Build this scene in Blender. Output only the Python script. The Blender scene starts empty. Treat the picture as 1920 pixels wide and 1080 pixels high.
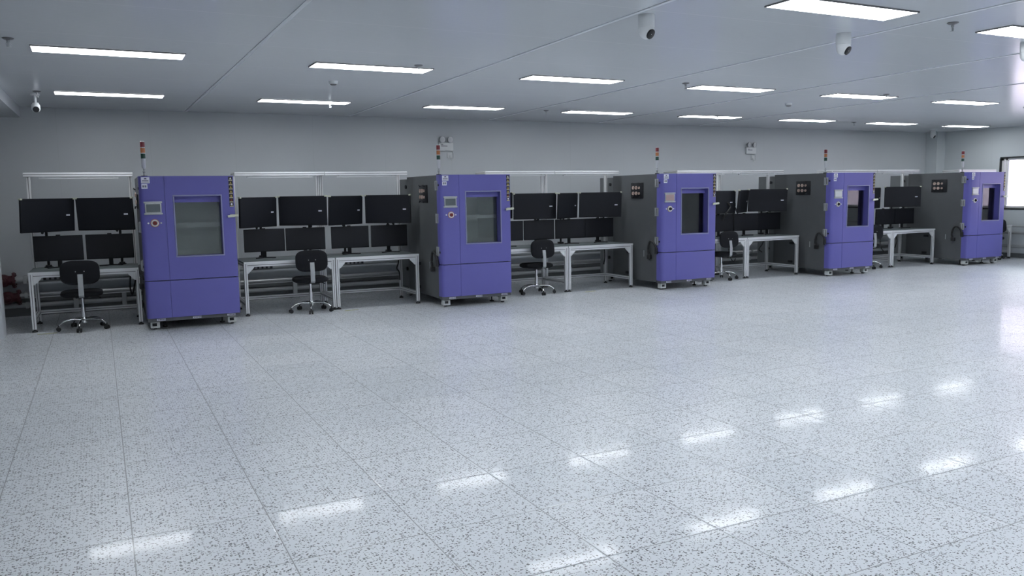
import bpy, bmesh, math, random
from mathutils import Vector, Matrix
random.seed(7)
S = bpy.context.scene
COL = S.collection
PI = math.pi

# ------------------------------------------------------------------ camera
cam_d = bpy.data.cameras.new('camera')
cam = bpy.data.objects.new('camera', cam_d)
COL.objects.link(cam)
cam.location = (-1.7102, -10.5655, 1.5434)
cam.rotation_euler = (math.radians(83.4143), math.radians(0.9113), math.radians(-25.9121))
cam_d.sensor_width = 36.0
cam_d.lens = 36.0 * 1542.05 / 1920.0
cam_d.clip_start = 0.05
S.camera = cam

# ------------------------------------------------------------------ world, exposure
W = bpy.data.worlds.new('world'); S.world = W
W.use_nodes = True
bg = W.node_tree.nodes['Background']
bg.inputs[0].default_value = (0.86, 0.93, 1.0, 1)
bg.inputs[1].default_value = 7.0
S.view_settings.view_transform = 'Standard'
S.view_settings.look = 'None'
S.view_settings.gamma = 1.0
S.view_settings.use_curve_mapping = False
S.view_settings.exposure = 0.34
PANEL = 12.5            # radiance of the lit ceiling panels
try:
    S.cycles.use_denoising = True
    S.cycles.max_bounces = 10
    S.cycles.diffuse_bounces = 5
    S.cycles.glossy_bounces = 4
    S.cycles.transparent_max_bounces = 12
    S.cycles.sample_clamp_indirect = 6.0
    S.cycles.caustics_reflective = False
    S.cycles.caustics_refractive = False
except Exception:
    pass

# ------------------------------------------------------------------ materials
def srgb(r, g, b):
    f = lambda c: (c / 255 / 12.92) if c / 255 <= 0.04045 else ((c / 255 + 0.055) / 1.055) ** 2.4
    return (f(r), f(g), f(b), 1)

def pmat(name, col, rough=0.5, metal=0.0, spec=0.5, var=0.06, scale=6.0, bump=0.0, bscale=200.0, coat=0.0):
    """principled material with slight procedural variation of colour and gloss"""
    m = bpy.data.materials.new(name); m.use_nodes = True
    nt = m.node_tree; p = nt.nodes['Principled BSDF']
    tc = nt.nodes.new('ShaderNodeTexCoord')
    n = nt.nodes.new('ShaderNodeTexNoise'); n.inputs['Scale'].default_value = scale; n.inputs['Detail'].default_value = 4
    nt.links.new(tc.outputs['Object'], n.inputs['Vector'])
    mix = nt.nodes.new('ShaderNodeMix'); mix.data_type = 'RGBA'
    c = Vector(col[:3])
    mix.inputs[6].default_value = (*(c * (1 - var)), 1); mix.inputs[7].default_value = (*[min(1, v) for v in c * (1 + var)], 1)
    nt.links.new(n.outputs['Fac'], mix.inputs[0])
    nt.links.new(mix.outputs[2], p.inputs['Base Color'])
    p.inputs['Roughness'].default_value = rough
    p.inputs['Metallic'].default_value = metal
    p.inputs['Specular IOR Level'].default_value = spec
    p.inputs['Coat Weight'].default_value = coat
    if bump:
        n2 = nt.nodes.new('ShaderNodeTexNoise'); n2.inputs['Scale'].default_value = bscale; n2.inputs['Detail'].default_value = 3
        nt.links.new(tc.outputs['Object'], n2.inputs['Vector'])
        b = nt.nodes.new('ShaderNodeBump'); b.inputs['Strength'].default_value = bump; b.inputs['Distance'].default_value = 0.002
        nt.links.new(n2.outputs['Fac'], b.inputs['Height']); nt.links.new(b.outputs[0], p.inputs['Normal'])
    return m

def emat(name, col, strength):
    m = bpy.data.materials.new(name); m.use_nodes = True
    nt = m.node_tree; nt.nodes.remove(nt.nodes['Principled BSDF'])
    e = nt.nodes.new('ShaderNodeEmission'); e.inputs[0].default_value = col; e.inputs[1].default_value = strength
    nt.links.new(e.outputs[0], nt.nodes['Material Output'].inputs[0])
    return m

def glassmat(name, tint, refl=1.5, rough=0.02):
    m = bpy.data.materials.new(name); m.use_nodes = True
    nt = m.node_tree; nt.nodes.remove(nt.nodes['Principled BSDF'])
    t = nt.nodes.new('ShaderNodeBsdfTransparent'); t.inputs[0].default_value = tint
    g = nt.nodes.new('ShaderNodeBsdfGlossy'); g.inputs['Roughness'].default_value = rough
    f = nt.nodes.new('ShaderNodeFresnel'); f.inputs[0].default_value = refl
    mx = nt.nodes.new('ShaderNodeMixShader')
    nt.links.new(f.outputs[0], mx.inputs[0]); nt.links.new(t.outputs[0], mx.inputs[1]); nt.links.new(g.outputs[0], mx.inputs[2])
    nt.links.new(mx.outputs[0], nt.nodes['Material Output'].inputs[0])
    return m

def floor_material():
    m = bpy.data.materials.new('speckled_floor_tile'); m.use_nodes = True
    nt = m.node_tree; N = nt.nodes; L = nt.links
    p = N['Principled BSDF']
    tc = N.new('ShaderNodeTexCoord')
    mp = N.new('ShaderNodeMapping'); mp.vector_type = 'TEXTURE'
    mp.inputs['Location'].default_value = (0.0975, -7.722, 0)
    mp.inputs['Rotation'].default_value = (0, 0, math.radians(0.7234))
    L.new(tc.outputs['Object'], mp.inputs[0])
    def math_(op, a, b=None, c=None):
        n = N.new('ShaderNodeMath'); n.operation = op
        for i, v in enumerate((a, b, c)):
            if v is None: continue
            if isinstance(v, (int, float)): n.inputs[i].default_value = v
            else: L.new(v, n.inputs[i])
        return n.outputs[0]
    # joints between 0.6 m tiles
    sx = N.new('ShaderNodeSeparateXYZ'); L.new(mp.outputs[0], sx.inputs[0])
    def edge(o):
        f = math_('FRACT', math_('DIVIDE', o, 0.6))
        return math_('MULTIPLY', math_('MINIMUM', f, math_('SUBTRACT', 1.0, f)), 0.6)
    d = math_('MINIMUM', edge(sx.outputs[0]), edge(sx.outputs[1]))
    joint = math_('LESS_THAN', d, 0.0028)
    soft = N.new('ShaderNodeMapRange'); soft.inputs[1].default_value = 0.0; soft.inputs[2].default_value = 0.008
    soft.inputs[3].default_value = 0.0; soft.inputs[4].default_value = 1.0; L.new(d, soft.inputs[0])
    # per tile tone
    fl = N.new('ShaderNodeVectorMath'); fl.operation = 'SCALE'; fl.inputs[3].default_value = 1 / 0.6; L.new(mp.outputs[0], fl.inputs[0])
    fl2 = N.new('ShaderNodeVectorMath'); fl2.operation = 'FLOOR'; L.new(fl.outputs[0], fl2.inputs[0])
    wn = N.new('ShaderNodeTexWhiteNoise'); wn.noise_dimensions = '2D'; L.new(fl2.outputs[0], wn.inputs[0])
    # dark flecks
    nz = N.new('ShaderNodeTexNoise'); nz.inputs['Scale'].default_value = 95; nz.inputs['Detail'].default_value = 2; L.new(mp.outputs[0], nz.inputs['Vector'])
    sub = N.new('ShaderNodeVectorMath'); sub.operation = 'SUBTRACT'; sub.inputs[1].default_value = (.5, .5, .5); L.new(nz.outputs['Color'], sub.inputs[0])
    sc = N.new('ShaderNodeVectorMath'); sc.operation = 'SCALE'; sc.inputs[3].default_value = 0.018; L.new(sub.outputs[0], sc.inputs[0])
    ad = N.new('ShaderNodeVectorMath'); ad.operation = 'ADD'; L.new(mp.outputs[0], ad.inputs[0]); L.new(sc.outputs[0], ad.inputs[1])
    def flecks(scale, thr, r, stretch):
        ms = N.new('ShaderNodeMapping'); ms.inputs['Scale'].default_value = stretch; L.new(ad.outputs[0], ms.inputs[0])
        v = N.new('ShaderNodeTexVoronoi'); v.voronoi_dimensions = '2D'; v.inputs['Scale'].default_value = scale; L.new(ms.outputs[0], v.inputs['Vector'])
        cs = N.new('ShaderNodeSeparateColor'); L.new(v.outputs['Color'], cs.inputs[0])
        on = math_('GREATER_THAN', cs.outputs[0], thr)
        rad = math_('MULTIPLY_ADD', cs.outputs[1], r, r * 0.45)
        return math_('MULTIPLY', on, math_('LESS_THAN', v.outputs['Distance'], rad))
    f1 = flecks(64, 0.60, 0.27, (1.0, 1.45, 1))
    f2 = flecks(84, 0.72, 0.25, (1.35, 1.0, 1))
    fleck = math_('MAXIMUM', f1, f2)
    dk = N.new('ShaderNodeTexNoise'); dk.inputs['Scale'].default_value = 40; L.new(mp.outputs[0], dk.inputs['Vector'])
    c1 = N.new('ShaderNodeMix'); c1.data_type = 'RGBA'
    c1.inputs[6].default_value = (0.73, 0.765, 0.80, 1); c1.inputs[7].default_value = (0.79, 0.82, 0.85, 1); L.new(wn.outputs[0], c1.inputs[0])
    cf = N.new('ShaderNodeMix'); cf.data_type = 'RGBA'
    cf.inputs[6].default_value = (0.03, 0.035, 0.04, 1); cf.inputs[7].default_value = (0.15, 0.16, 0.17, 1); L.new(dk.outputs['Fac'], cf.inputs[0])
    c2 = N.new('ShaderNodeMix'); c2.data_type = 'RGBA'; L.new(fleck, c2.inputs[0]); L.new(c1.outputs[2], c2.inputs[6]); L.new(cf.outputs[2], c2.inputs[7])
    c3 = N.new('ShaderNodeMix'); c3.data_type = 'RGBA'; c3.inputs[7].default_value = (0.34, 0.355, 0.37, 1); L.new(joint, c3.inputs[0]); L.new(c2.outputs[2], c3.inputs[6])
    L.new(c3.outputs[2], p.inputs['Base Color'])
    rn = N.new('ShaderNodeTexNoise'); rn.inputs['Scale'].default_value = 3.0; L.new(mp.outputs[0], rn.inputs['Vector'])
    rr = N.new('ShaderNodeMapRange'); rr.inputs[3].default_value = 0.30; rr.inputs[4].default_value = 0.38; L.new(rn.outputs['Fac'], rr.inputs[0])
    L.new(rr.outputs[0], p.inputs['Roughness'])
    p.inputs['Specular IOR Level'].default_value = 0.35
    p.inputs['Coat Weight'].default_value = 0.20; p.inputs['Coat Roughness'].default_value = 0.07
    w2 = N.new('ShaderNodeTexNoise'); w2.inputs['Scale'].default_value = 5.0; w2.inputs['Detail'].default_value = 2; L.new(mp.outputs[0], w2.inputs['Vector'])
    hsum = math_('ADD', soft.outputs[0], math_('MULTIPLY', w2.outputs['Fac'], 1.6))
    b = N.new('ShaderNodeBump'); b.inputs['Strength'].default_value = 0.25; b.inputs['Distance'].default_value = 0.002
    L.new(hsum, b.inputs['Height']); L.new(b.outputs[0], p.inputs['Normal']); L.new(b.outputs[0], p.inputs['Coat Normal'])
    return m

def panel_material(name, col, pitch, axis, rough, jointcol, spec=0.5, width=0.004, fine=0.0):
    """painted sandwich panels with thin joints every `pitch` metres along one axis"""
    m = bpy.data.materials.new(name); m.use_nodes = True
    nt = m.node_tree; N = nt.nodes; L = nt.links; p = N['Principled BSDF']
    tc = N.new('ShaderNodeTexCoord'); sx = N.new('ShaderNodeSeparateXYZ'); L.new(tc.outputs['Object'], sx.inputs[0])
    def math_(op, a, b=None):
        n = N.new('ShaderNodeMath'); n.operation = op
        for i, v in enumerate((a, b)):
            if v is None: continue
            if isinstance(v, (int, float)): n.inputs[i].default_value = v
            else: L.new(v, n.inputs[i])
        return n.outputs[0]
    f = math_('FRACT', math_('DIVIDE', sx.outputs[axis], pitch))
    d = math_('MULTIPLY', math_('MINIMUM', f, math_('SUBTRACT', 1.0, f)), pitch)
    j = math_('LESS_THAN', d, width)
    n1 = N.new('ShaderNodeTexNoise'); n1.inputs['Scale'].default_value = 0.9; n1.inputs['Detail'].default_value = 3; L.new(tc.outputs['Object'], n1.inputs['Vector'])
    a = N.new('ShaderNodeMix'); a.data_type = 'RGBA'; c = Vector(col[:3])
    a.inputs[6].default_value = (*(c * 0.96), 1); a.inputs[7].default_value = (*(c * 1.03), 1); L.new(n1.outputs['Fac'], a.inputs[0])
    b = N.new('ShaderNodeMix'); b.data_type = 'RGBA'; L.new(j, b.inputs[0]); L.new(a.outputs[2], b.inputs[6]); b.inputs[7].default_value = jointcol
    L.new(b.outputs[2], p.inputs['Base Color'])
    p.inputs['Roughness'].default_value = rough; p.inputs['Specular IOR Level'].default_value = spec
    if fine:
        w = N.new('ShaderNodeTexWave'); w.wave_type = 'BANDS'; w.bands_direction = 'XYZ'[axis]; w.inputs['Scale'].default_value = 6.0
        L.new(tc.outputs['Object'], w.inputs['Vector'])
        bp = N.new('ShaderNodeBump'); bp.inputs['Strength'].default_value = fine; bp.inputs['Distance'].default_value = 0.002
        L.new(w.outputs['Fac'], bp.inputs['Height']); L.new(bp.outputs[0], p.inputs['Normal'])
    return m

M = {}
M['floor'] = floor_material()
M['ceil'] = panel_material('painted_ceiling_panels', (0.68, 0.71, 0.74, 1), 1.15, 1, 0.20, (0.76, 0.78, 0.80, 1), spec=0.55, width=0.006, fine=0.04)
M['wall'] = panel_material('painted_wall_panels', (0.58, 0.61, 0.635, 1), 1.15, 0, 0.38, (0.54, 0.57, 0.59, 1), width=0.003)
M['wallr'] = panel_material('painted_end_wall_panels', (0.58, 0.62, 0.64, 1), 1.15, 1, 0.38, (0.54, 0.57, 0.59, 1), width=0.003)
M['wall_dark'] = pmat('light_dimming_wall', (0.05, 0.055, 0.06, 1), 0.5)  # unseen wall, given a near-black colour to darken the left of the room
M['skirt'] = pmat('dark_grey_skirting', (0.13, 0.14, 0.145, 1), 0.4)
M['white'] = pmat('white_plastic', (0.72, 0.74, 0.75, 1), 0.4)
M['trim'] = pmat('ceiling_trunking_white', (0.68, 0.71, 0.74, 1), 0.4)
M['purple'] = pmat('purple_powder_coat', (0.122, 0.118, 0.395, 1), 0.38, var=0.03, bump=0.06, bscale=400)
M['grey'] = pmat('dark_grey_powder_coat', (0.090, 0.096, 0.100, 1), 0.42, var=0.08, bump=0.06, bscale=400)
M['grey2'] = pmat('grey_powder_coat_rear', (0.15, 0.16, 0.165, 1), 0.42, var=0.08)
M['bluegrey'] = pmat('blue_grey_gasket', (0.24, 0.25, 0.42, 1), 0.4)
M['steel'] = pmat('brushed_steel', (0.42, 0.44, 0.45, 1), 0.4, 0.6, var=0.1, scale=20)
M['liner'] = pmat('stainless_liner', (0.80, 0.84, 0.83, 1), 0.45, 0.0, var=0.15, scale=3)
M['glass'] = glassmat('door_glass', (0.92, 0.95, 0.94, 1), 1.9)
M['pane'] = glassmat('window_glass', (0.95, 0.96, 0.97, 1), 1.45)
M['alu'] = pmat('anodised_aluminium', (0.80, 0.81, 0.82, 1), 0.40, 0.30, var=0.05)
M['groove'] = pmat('profile_groove_shade', (0.22, 0.22, 0.23, 1), 0.5, 0.4)
M['deskmat'] = pmat('grey_green_bench_mat', (0.12, 0.145, 0.145, 1), 0.45)
M['black'] = pmat('black_plastic', (0.012, 0.013, 0.016, 1), 0.45, spec=0.4)
M['housing'] = pmat('black_monitor_housing', (0.010, 0.011, 0.014, 1), 0.5, spec=0.3)
M['screen'] = pmat('dark_matte_screen', (0.012, 0.0135, 0.018, 1), 0.45, spec=0.25)
M['screen2'] = pmat('dark_grey_screen', (0.013, 0.014, 0.019, 1), 0.42, spec=0.32)
M['rubber'] = pmat('black_rubber', (0.015, 0.015, 0.016, 1), 0.6)
M['fabric'] = pmat('black_chair_fabric', (0.014, 0.015, 0.018, 1), 0.85, spec=0.2, bump=0.3, bscale=500)
M['chrome'] = pmat('chrome', (0.72, 0.73, 0.74, 1), 0.14, 1.0)
M['label'] = pmat('white_label', (0.70, 0.71, 0.80, 1), 0.5)
M['ink'] = pmat('dark_ink', (0.05, 0.05, 0.09, 1), 0.5)
M['stickerk'] = pmat('black_sticker', (0.02, 0.018, 0.012, 1), 0.5)
M['cream'] = pmat('cream_sticker_strip', (0.46, 0.42, 0.27, 1), 0.5)
M['yellow'] = pmat('yellow_warning', (0.48, 0.36, 0.10, 1), 0.5)
M['red'] = pmat('red_plastic', (0.20, 0.03, 0.025, 1), 0.35)
M['orange'] = pmat('orange_lens', (0.44, 0.16, 0.06, 1), 0.3)
M['redlens'] = pmat('red_lens', (0.20, 0.025, 0.035, 1), 0.3)
M['greenlens'] = pmat('dark_green_lens', (0.010, 0.055, 0.040, 1), 0.3)
M['clear'] = pmat('milky_lens', (0.60, 0.62, 0.64, 1), 0.3)
M['copper'] = pmat('copper_connector', (0.58, 0.46, 0.40, 1), 0.35, 0.5)
M['handle'] = pmat('cream_handle', (0.62, 0.64, 0.52, 1), 0.4)
M['display'] = pmat('grey_touch_display', (0.11, 0.13, 0.14, 1), 0.12, spec=0.8)
M['displayp'] = pmat('pink_reflection_touch_display', (0.42, 0.30, 0.30, 1), 0.15, spec=0.8)  # pinkish reflection put into the base colour
M['displayw'] = pmat('pale_reflection_touch_display', (0.55, 0.58, 0.58, 1), 0.15, spec=0.8)  # whitish reflection put into the base colour
M['caster'] = pmat('light_grey_caster_housing', (0.55, 0.57, 0.56, 1), 0.4)
M['pipe'] = pmat('galvanised_pipe', (0.42, 0.43, 0.44, 1), 0.3, 0.6)
M['pipew'] = pmat('pale_painted_pipe', (0.40, 0.42, 0.43, 1), 0.35)
M['valve'] = pmat('red_painted_valve', (0.075, 0.014, 0.022, 1), 0.4)
M['wframe'] = pmat('white_window_frame', (0.75, 0.75, 0.75, 1), 0.4)
M['kframe'] = pmat('black_window_surround', (0.012, 0.013, 0.015, 1), 0.45)
M['outside'] = pmat('pale_pink_facade', (0.88, 0.70, 0.79, 1), 0.8)
M['tape'] = pmat('worn_yellow_tape', (0.50, 0.50, 0.22, 1), 0.6, var=0.2, scale=30)
M['diff'] = emat('lit_panel_diffuser', (0.93, 0.96, 1.0, 1), PANEL)

# ------------------------------------------------------------------ mesh builder
class MB:
    """collects shapes in one bmesh and links them as ONE mesh object"""
    def __init__(s): s.bm = bmesh.new(); s.mats = []; s.cur = 0
    def use(s, m):
        if m not in s.mats: s.mats.append(m)
        s.cur = s.mats.index(m); return s
    def _fin(s, faces):
        for f in faces: f.material_index = s.cur; f.smooth = True
    def box(s, x0, x1, y0, y1, z0, z1, bev=0.0, seg=2, rot=None, piv=None):
        nb = bmesh.new()
        bmesh.ops.create_cube(nb, size=1.0)
        bmesh.ops.scale(nb, vec=(abs(x1 - x0), abs(y1 - y0), abs(z1 - z0)), verts=nb.verts)
        if bev: bmesh.ops.bevel(nb, geom=nb.edges[:], offset=bev, segments=seg, affect='EDGES', profile=0.5)
        bmesh.ops.translate(nb, vec=((x0 + x1) / 2, (y0 + y1) / 2, (z0 + z1) / 2), verts=nb.verts)
        if rot is not None:
            pv = Vector(piv) if piv is not None else Vector(((x0 + x1) / 2, (y0 + y1) / 2, (z0 + z1) / 2))
            bmesh.ops.rotate(nb, cent=pv, matrix=rot, verts=nb.verts)
        return s._merge(nb)
    def _merge(s, nb, mat=None):
        if mat is not None: nb.transform(mat)
        vs = [s.bm.verts.new(v.co) for v in nb.verts]
        nb.verts.index_update()
        fs = []
        for f in nb.faces:
            try: fs.append(s.bm.faces.new([vs[v.index] for v in f.verts]))
            except ValueError: pass
        s._fin(fs); nb.free(); return s
    def cyl(s, p0, p1, r0, r1=None, seg=20, cap=True):
        r1 = r0 if r1 is None else r1
        p0, p1 = Vector(p0), Vector(p1); d = p1 - p0
        nb = bmesh.new()
        bmesh.ops.create_cone(nb, cap_ends=cap, segments=seg, radius1=r0, radius2=r1, depth=d.length)
        mt = Matrix.Translation((p0 + p1) / 2) @ d.to_track_quat('Z', 'Y').to_matrix().to_4x4()
        return s._merge(nb, mt)
    def sphere(s, c, r, seg=20, sc=(1, 1, 1)):
        nb = bmesh.new(); bmesh.ops.create_uvsphere(nb, u_segments=seg, v_segments=seg // 2, radius=r)
        return s._merge(nb, Matrix.Translation(Vector(c)) @ Matrix.Diagonal((*sc, 1)))
    def tube(s, path, r, seg=10, cap=True):
        pts = [Vector(p) for p in path]; rings = []
        up = Vector((0, 0, 1))
        for i, p in enumerate(pts):
            t = (pts[min(i + 1, len(pts) - 1)] - pts[max(i - 1, 0)]).normalized()
            a = up.cross(t)
            if a.length < 1e-3: a = Vector((1, 0, 0)).cross(t)
            a.normalize(); b = t.cross(a)
            rr = r[i] if isinstance(r, (list, tuple)) else r
            rings.append([s.bm.verts.new(p + a * rr * math.cos(2 * PI * k / seg) + b * rr * math.sin(2 * PI * k / seg)) for k in range(seg)])
        fs = []
        for A, B in zip(rings, rings[1:]):
            for k in range(seg): fs.append(s.bm.faces.new((A[k], A[(k + 1) % seg], B[(k + 1) % seg], B[k])))
        if cap: fs.append(s.bm.faces.new(rings[0][::-1])); fs.append(s.bm.faces.new(rings[-1]))
        s._fin(fs); return s
    def lathe(s, prof, origin, axis=(0, 0, 1), seg=24):
        """profile of (radius, height) spun about axis"""
        q = Vector(axis).to_track_quat('Z', 'Y'); o = Vector(origin); rings = []
        for r, h in prof:
            rings.append([s.bm.verts.new(o + q @ Vector((max(r, 1e-4) * math.cos(2 * PI * k / seg), max(r, 1e-4) * math.sin(2 * PI * k / seg), h))) for k in range(seg)])
        fs = []
        for A, B in zip(rings, rings[1:]):
            for k in range(seg): fs.append(s.bm.faces.new((A[k], A[(k + 1) % seg], B[(k + 1) % seg], B[k])))
        fs.append(s.bm.faces.new(rings[0][::-1])); fs.append(s.bm.faces.new(rings[-1]))
        s._fin(fs); return s
    def prism(s, poly, vec):
        v = Vector(vec)
        a = [s.bm.verts.new(Vector(p)) for p in poly]; b = [s.bm.verts.new(Vector(p) + v) for p in poly]
        n = len(a); fs = [s.bm.faces.new(a[::-1]), s.bm.faces.new(b)]
        for k in range(n): fs.append(s.bm.faces.new((a[k], a[(k + 1) % n], b[(k + 1) % n], b[k])))
        s._fin(fs); return s
    def quad(s, *pts):
        s._fin([s.bm.faces.new([s.bm.verts.new(Vector(p)) for p in pts])]); return s
    def xf(s, mat): s.bm.transform(mat); return s
    def build(s, name, mat=None, parent=None, loc=None, weld=0.0, angle=38):
        if weld: bmesh.ops.remove_doubles(s.bm, verts=s.bm.verts, dist=weld)
        bmesh.ops.recalc_face_normals(s.bm, faces=s.bm.faces)
        me = bpy.data.meshes.new(name); s.bm.to_mesh(me); s.bm.free()
        for m in (s.mats or [mat]): me.materials.append(m)
        me.set_sharp_from_angle(angle=math.radians(angle))
        o = bpy.data.objects.new(name, me); COL.objects.link(o)
        if parent is not None: o.parent = parent
        if loc is not None: o.location = loc
        return o

def tag(o, label, cat, group=None):
    o['label'] = label; o['category'] = cat
    if group: o['group'] = group
    return o
def empty(name, loc, rz=0.0):
    e = bpy.data.objects.new(name, None); COL.objects.link(e); e.empty_display_size = 0.1
    e.location = loc; e.rotation_euler = (0, 0, rz); return e
def copy_tree(o, parent=None):
    c = o.copy(); COL.objects.link(c)
    if parent is not None: c.parent = parent
    for ch in list(o.children): copy_tree(ch, c)
    return c
def struct(o): o['kind'] = 'structure'; return o
def smooth_path(pts, n=8):
    """Catmull-Rom through the points"""
    P = [Vector(p) for p in pts]; P = [2 * P[0] - P[1]] + P + [2 * P[-1] - P[-2]]; out = []
    for i in range(1, len(P) - 2):
        for k in range(n):
            t = k / n
            out.append(0.5 * ((2 * P[i]) + (P[i + 1] - P[i - 1]) * t + (2 * P[i - 1] - 5 * P[i] + 4 * P[i + 1] - P[i + 2]) * t * t + (3 * P[i] - P[i - 1] - 3 * P[i + 1] + P[i + 2]) * t ** 3))
    out.append(P[-2]); return out

# ------------------------------------------------------------------ the room
XL, XR, YF, H = -3.6, 15.6, -16.0, 2.775
wall_y = lambda x: 2.38 + 0.02 * (x - 6)                 # the back wall is a little off square
struct(MB().box(XL - .2, XR + .2, YF - .2, 3.0, -0.1, 0.0).build('floor', M['floor']))
struct(MB().box(XL - .2, XR + .2, YF - .2, 3.0, H, H + 0.12).build('ceiling', M['ceil']))
struct(MB().prism([(XL, wall_y(XL), 0), (XR, wall_y(XR), 0), (XR, wall_y(XR) + .15, 0), (XL, wall_y(XL) + .15, 0)], (0, 0, H)).build('wall_back', M['wall']))
struct(MB().box(XL - .15, XL, YF, wall_y(XL), 0, H).build('wall_left', M['wall_dark']))
FZ0, FZ1 = 0.85, 2.35
fwins = []
wf = MB(); wf.box(XL, XR, YF - .15, YF, 0, FZ0); wf.box(XL, XR, YF - .15, YF, FZ1, H)
xs = [XL] + [v for w in fwins for v in w] + [XR]
for a, b in zip(xs[0::2], xs[1::2]): wf.box(a, b, YF - .15, YF, FZ0, FZ1)
struct(wf.build('wall_front', M['wall'], weld=1e-5))
for i, (a, b) in enumerate(fwins):
    w = MB(); w.use(M['kframe']); t = .03
    w.box(a, b, YF - .06, YF + .012, FZ0, FZ0 + t); w.box(a, b, YF - .06, YF + .012, FZ1 - t, FZ1)
    for x in (a, (a + b) / 2 - t / 2, b - t): w.box(x, x + t, YF - .06, YF + .012, FZ0 + t, FZ1 - t)
    fr = struct(w.build('window_%d' % (i + 4)))
    MB().box(a + t, b - t, YF - .03, YF - .024, FZ0 + t, FZ1 - t).build('pane', M['pane'], fr)
# right wall with a row of windows
WZ0, WZ1 = 1.035, 2.135
wins = [(0.95, -2.20), (-2.40, -5.60), (-5.80, -9.0)]
wr = MB()
wr.box(XR, XR + .16, YF, 3.0, 0, WZ0); wr.box(XR, XR + .16, YF, 3.0, WZ1, H)
ys = [wall_y(XR) + .15] + [v for w in wins for v in w] + [YF]
for a, b in zip(ys[0::2], ys[1::2]): wr.box(XR, XR + .16, b, a, WZ0, WZ1)
struct(wr.build('wall_right', M['wallr'], weld=1e-5))
for i, (a, b) in enumerate(wins):
    w = MB(); t = 0.018
    w.use(M['kframe'])
    w.box(XR - .012, XR + .05, b, a, WZ1 - t, WZ1 + .01); w.box(XR - .012, XR + .05, b, a, WZ0 - .01, WZ0 + t)
    w.box(XR - .012, XR + .05, a - t, a + .01, WZ0 + t, WZ1 - t); w.box(XR - .012, XR + .05, b - .01, b + t, WZ0 + t, WZ1 - t)
    w.use(M['wframe'])
    for z in (WZ0 + t, WZ1 - t - .045): w.box(XR + .03, XR + .10, b + t, a - t, z, z + .045)
    m = (a + b) / 2
    for y in (a - t - .05, a - t - .13, m + .04, m - .04, b + t): w.box(XR + .03, XR + .10, y, y + .05, WZ0 + t, WZ1 - t)
    fr = struct(w.build('window_%d' % (i + 1)))
    MB().box(XR + .06, XR + .066, b + t, a - t, WZ0 + t, WZ1 - t).build('pane', M['pane'], fr)
# pale facade across the yard, seen through the windows
struct(MB().box(23, 24, -30, 10, -1.5, 4.2).build('exterior_wall', M['outside']))
struct(MB().box(-40, 60, -60, 20, -1.6, -1.5).build('ground_outside', M['skirt']))
# the window openings are marked as daylight portals for sampling; they give no light of their own
def portal(name, loc, rot, sx, sy):
    d = bpy.data.lights.new(name, 'AREA'); d.shape = 'RECTANGLE'; d.size = sx; d.size_y = sy; d.cycles.is_portal = True
    o = bpy.data.objects.new(name, d); COL.objects.link(o); o.location = loc; o.rotation_euler = rot
for a, b in wins: portal('daylight_portal', (XR + .17, (a + b) / 2, (WZ0 + WZ1) / 2), (0, math.radians(90), 0), WZ1 - WZ0, a - b)
for a, b in fwins: portal('daylight_portal', ((a + b) / 2, YF - .16, (FZ0 + FZ1) / 2), (math.radians(90), 0, 0), b - a, FZ1 - FZ0)
# corner column, left column and soffit
struct(MB().box(15.32, XR, 2.28, 2.7, 0, H).build('column_corner', M['wallr']))
struct(MB().box(-3.2, -2.885, 0.15, 0.45, 0, 2.65, bev=.006).build('column_left', M['wall']))
struct(MB().box(XL, -2.71, -9.0, wall_y(-2.7), 2.64, H).build('trim_soffit', M['trim']))
# skirting with a shallow cable trunk above it along the back wall
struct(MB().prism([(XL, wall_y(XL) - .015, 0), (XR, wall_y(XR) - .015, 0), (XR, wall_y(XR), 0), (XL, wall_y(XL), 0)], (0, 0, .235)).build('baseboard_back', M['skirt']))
struct(MB().box(XR - .015, XR, YF, 2.6, 0, .10).build('baseboard_right', M['skirt']))
# surface trunking strips across the ceiling
for i, (x0, x1) in enumerate([(-0.42, -0.66), (1.64, 1.71), (3.82, 4.10), (6.02, 6.25), (8.3, 8.5)]):
    x = (x0 + x1) / 2
    struct(MB().prism([(x0 - .016, -9.0, H - .006), (x0 + .016, -9.0, H - .006), (x1 + .016, 2.2, H - .006), (x1 - .016, 2.2, H - .006)], (0, 0, .0059)).build('trim_%d' % (i + 1), M['trim']))

# ------------------------------------------------------------------ ceiling lights
def make_light():
    r = empty('ceiling_light', (0, 0, H))
    f = MB(); a, b = .582, .153; t = .007
    f.box(-a, a, -b, -b + t, -.012, -.0005); f.box(-a, a, b - t, b, -.012, -.0005)
    f.box(-a, -a + t, -b + t, b - t, -.012, -.0005); f.box(a - t, a, -b + t, b - t, -.012, -.0005)
    f.build('frame', M['groove'], r)
    MB().box(-a + t, a - t, -b + t, b - t, -.010, -.001).build('diffuser', M['diff'], r)
    return r
ORD = ['first', 'second', 'third', 'fourth', 'fifth', 'sixth', 'seventh', 'eighth', 'ninth']
lp = make_light(); first = True
rows = [(0.37, 'row nearest the back wall'), (-2.72, 'second row from the back wall'), (-6.45, 'third row, near the dome cameras'), (-9.95, ''), (-13.45, '')]
for ri, (y0, rn) in enumerate(rows):
    for i in range((0, 0, 0, 0, 0)[ri], 8):
        x = -1.63 + 2.285 * i
        l = lp if first else copy_tree(lp); first = False
        l.location = (x, y0 + 0.034 * (x + 1.65), H)
        l.rotation_euler = (0, 0, math.radians(1.0))
        if ri < 2: lab = 'lit ceiling panel, %s from left in the %s' % (ORD[i], rn)
        elif ri == 2 and i in (2, 3): lab = ('large lit ceiling panel cut by the top edge of the picture', 'lit ceiling panel cut by the right edge of the picture near the top')[i - 2]
        else: lab = 'lit white ceiling panel of the rows towards the viewer, out of sight overhead'
        tag(l, lab, 'ceiling light', 'lit panel lights in rows on the ceiling')

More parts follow.
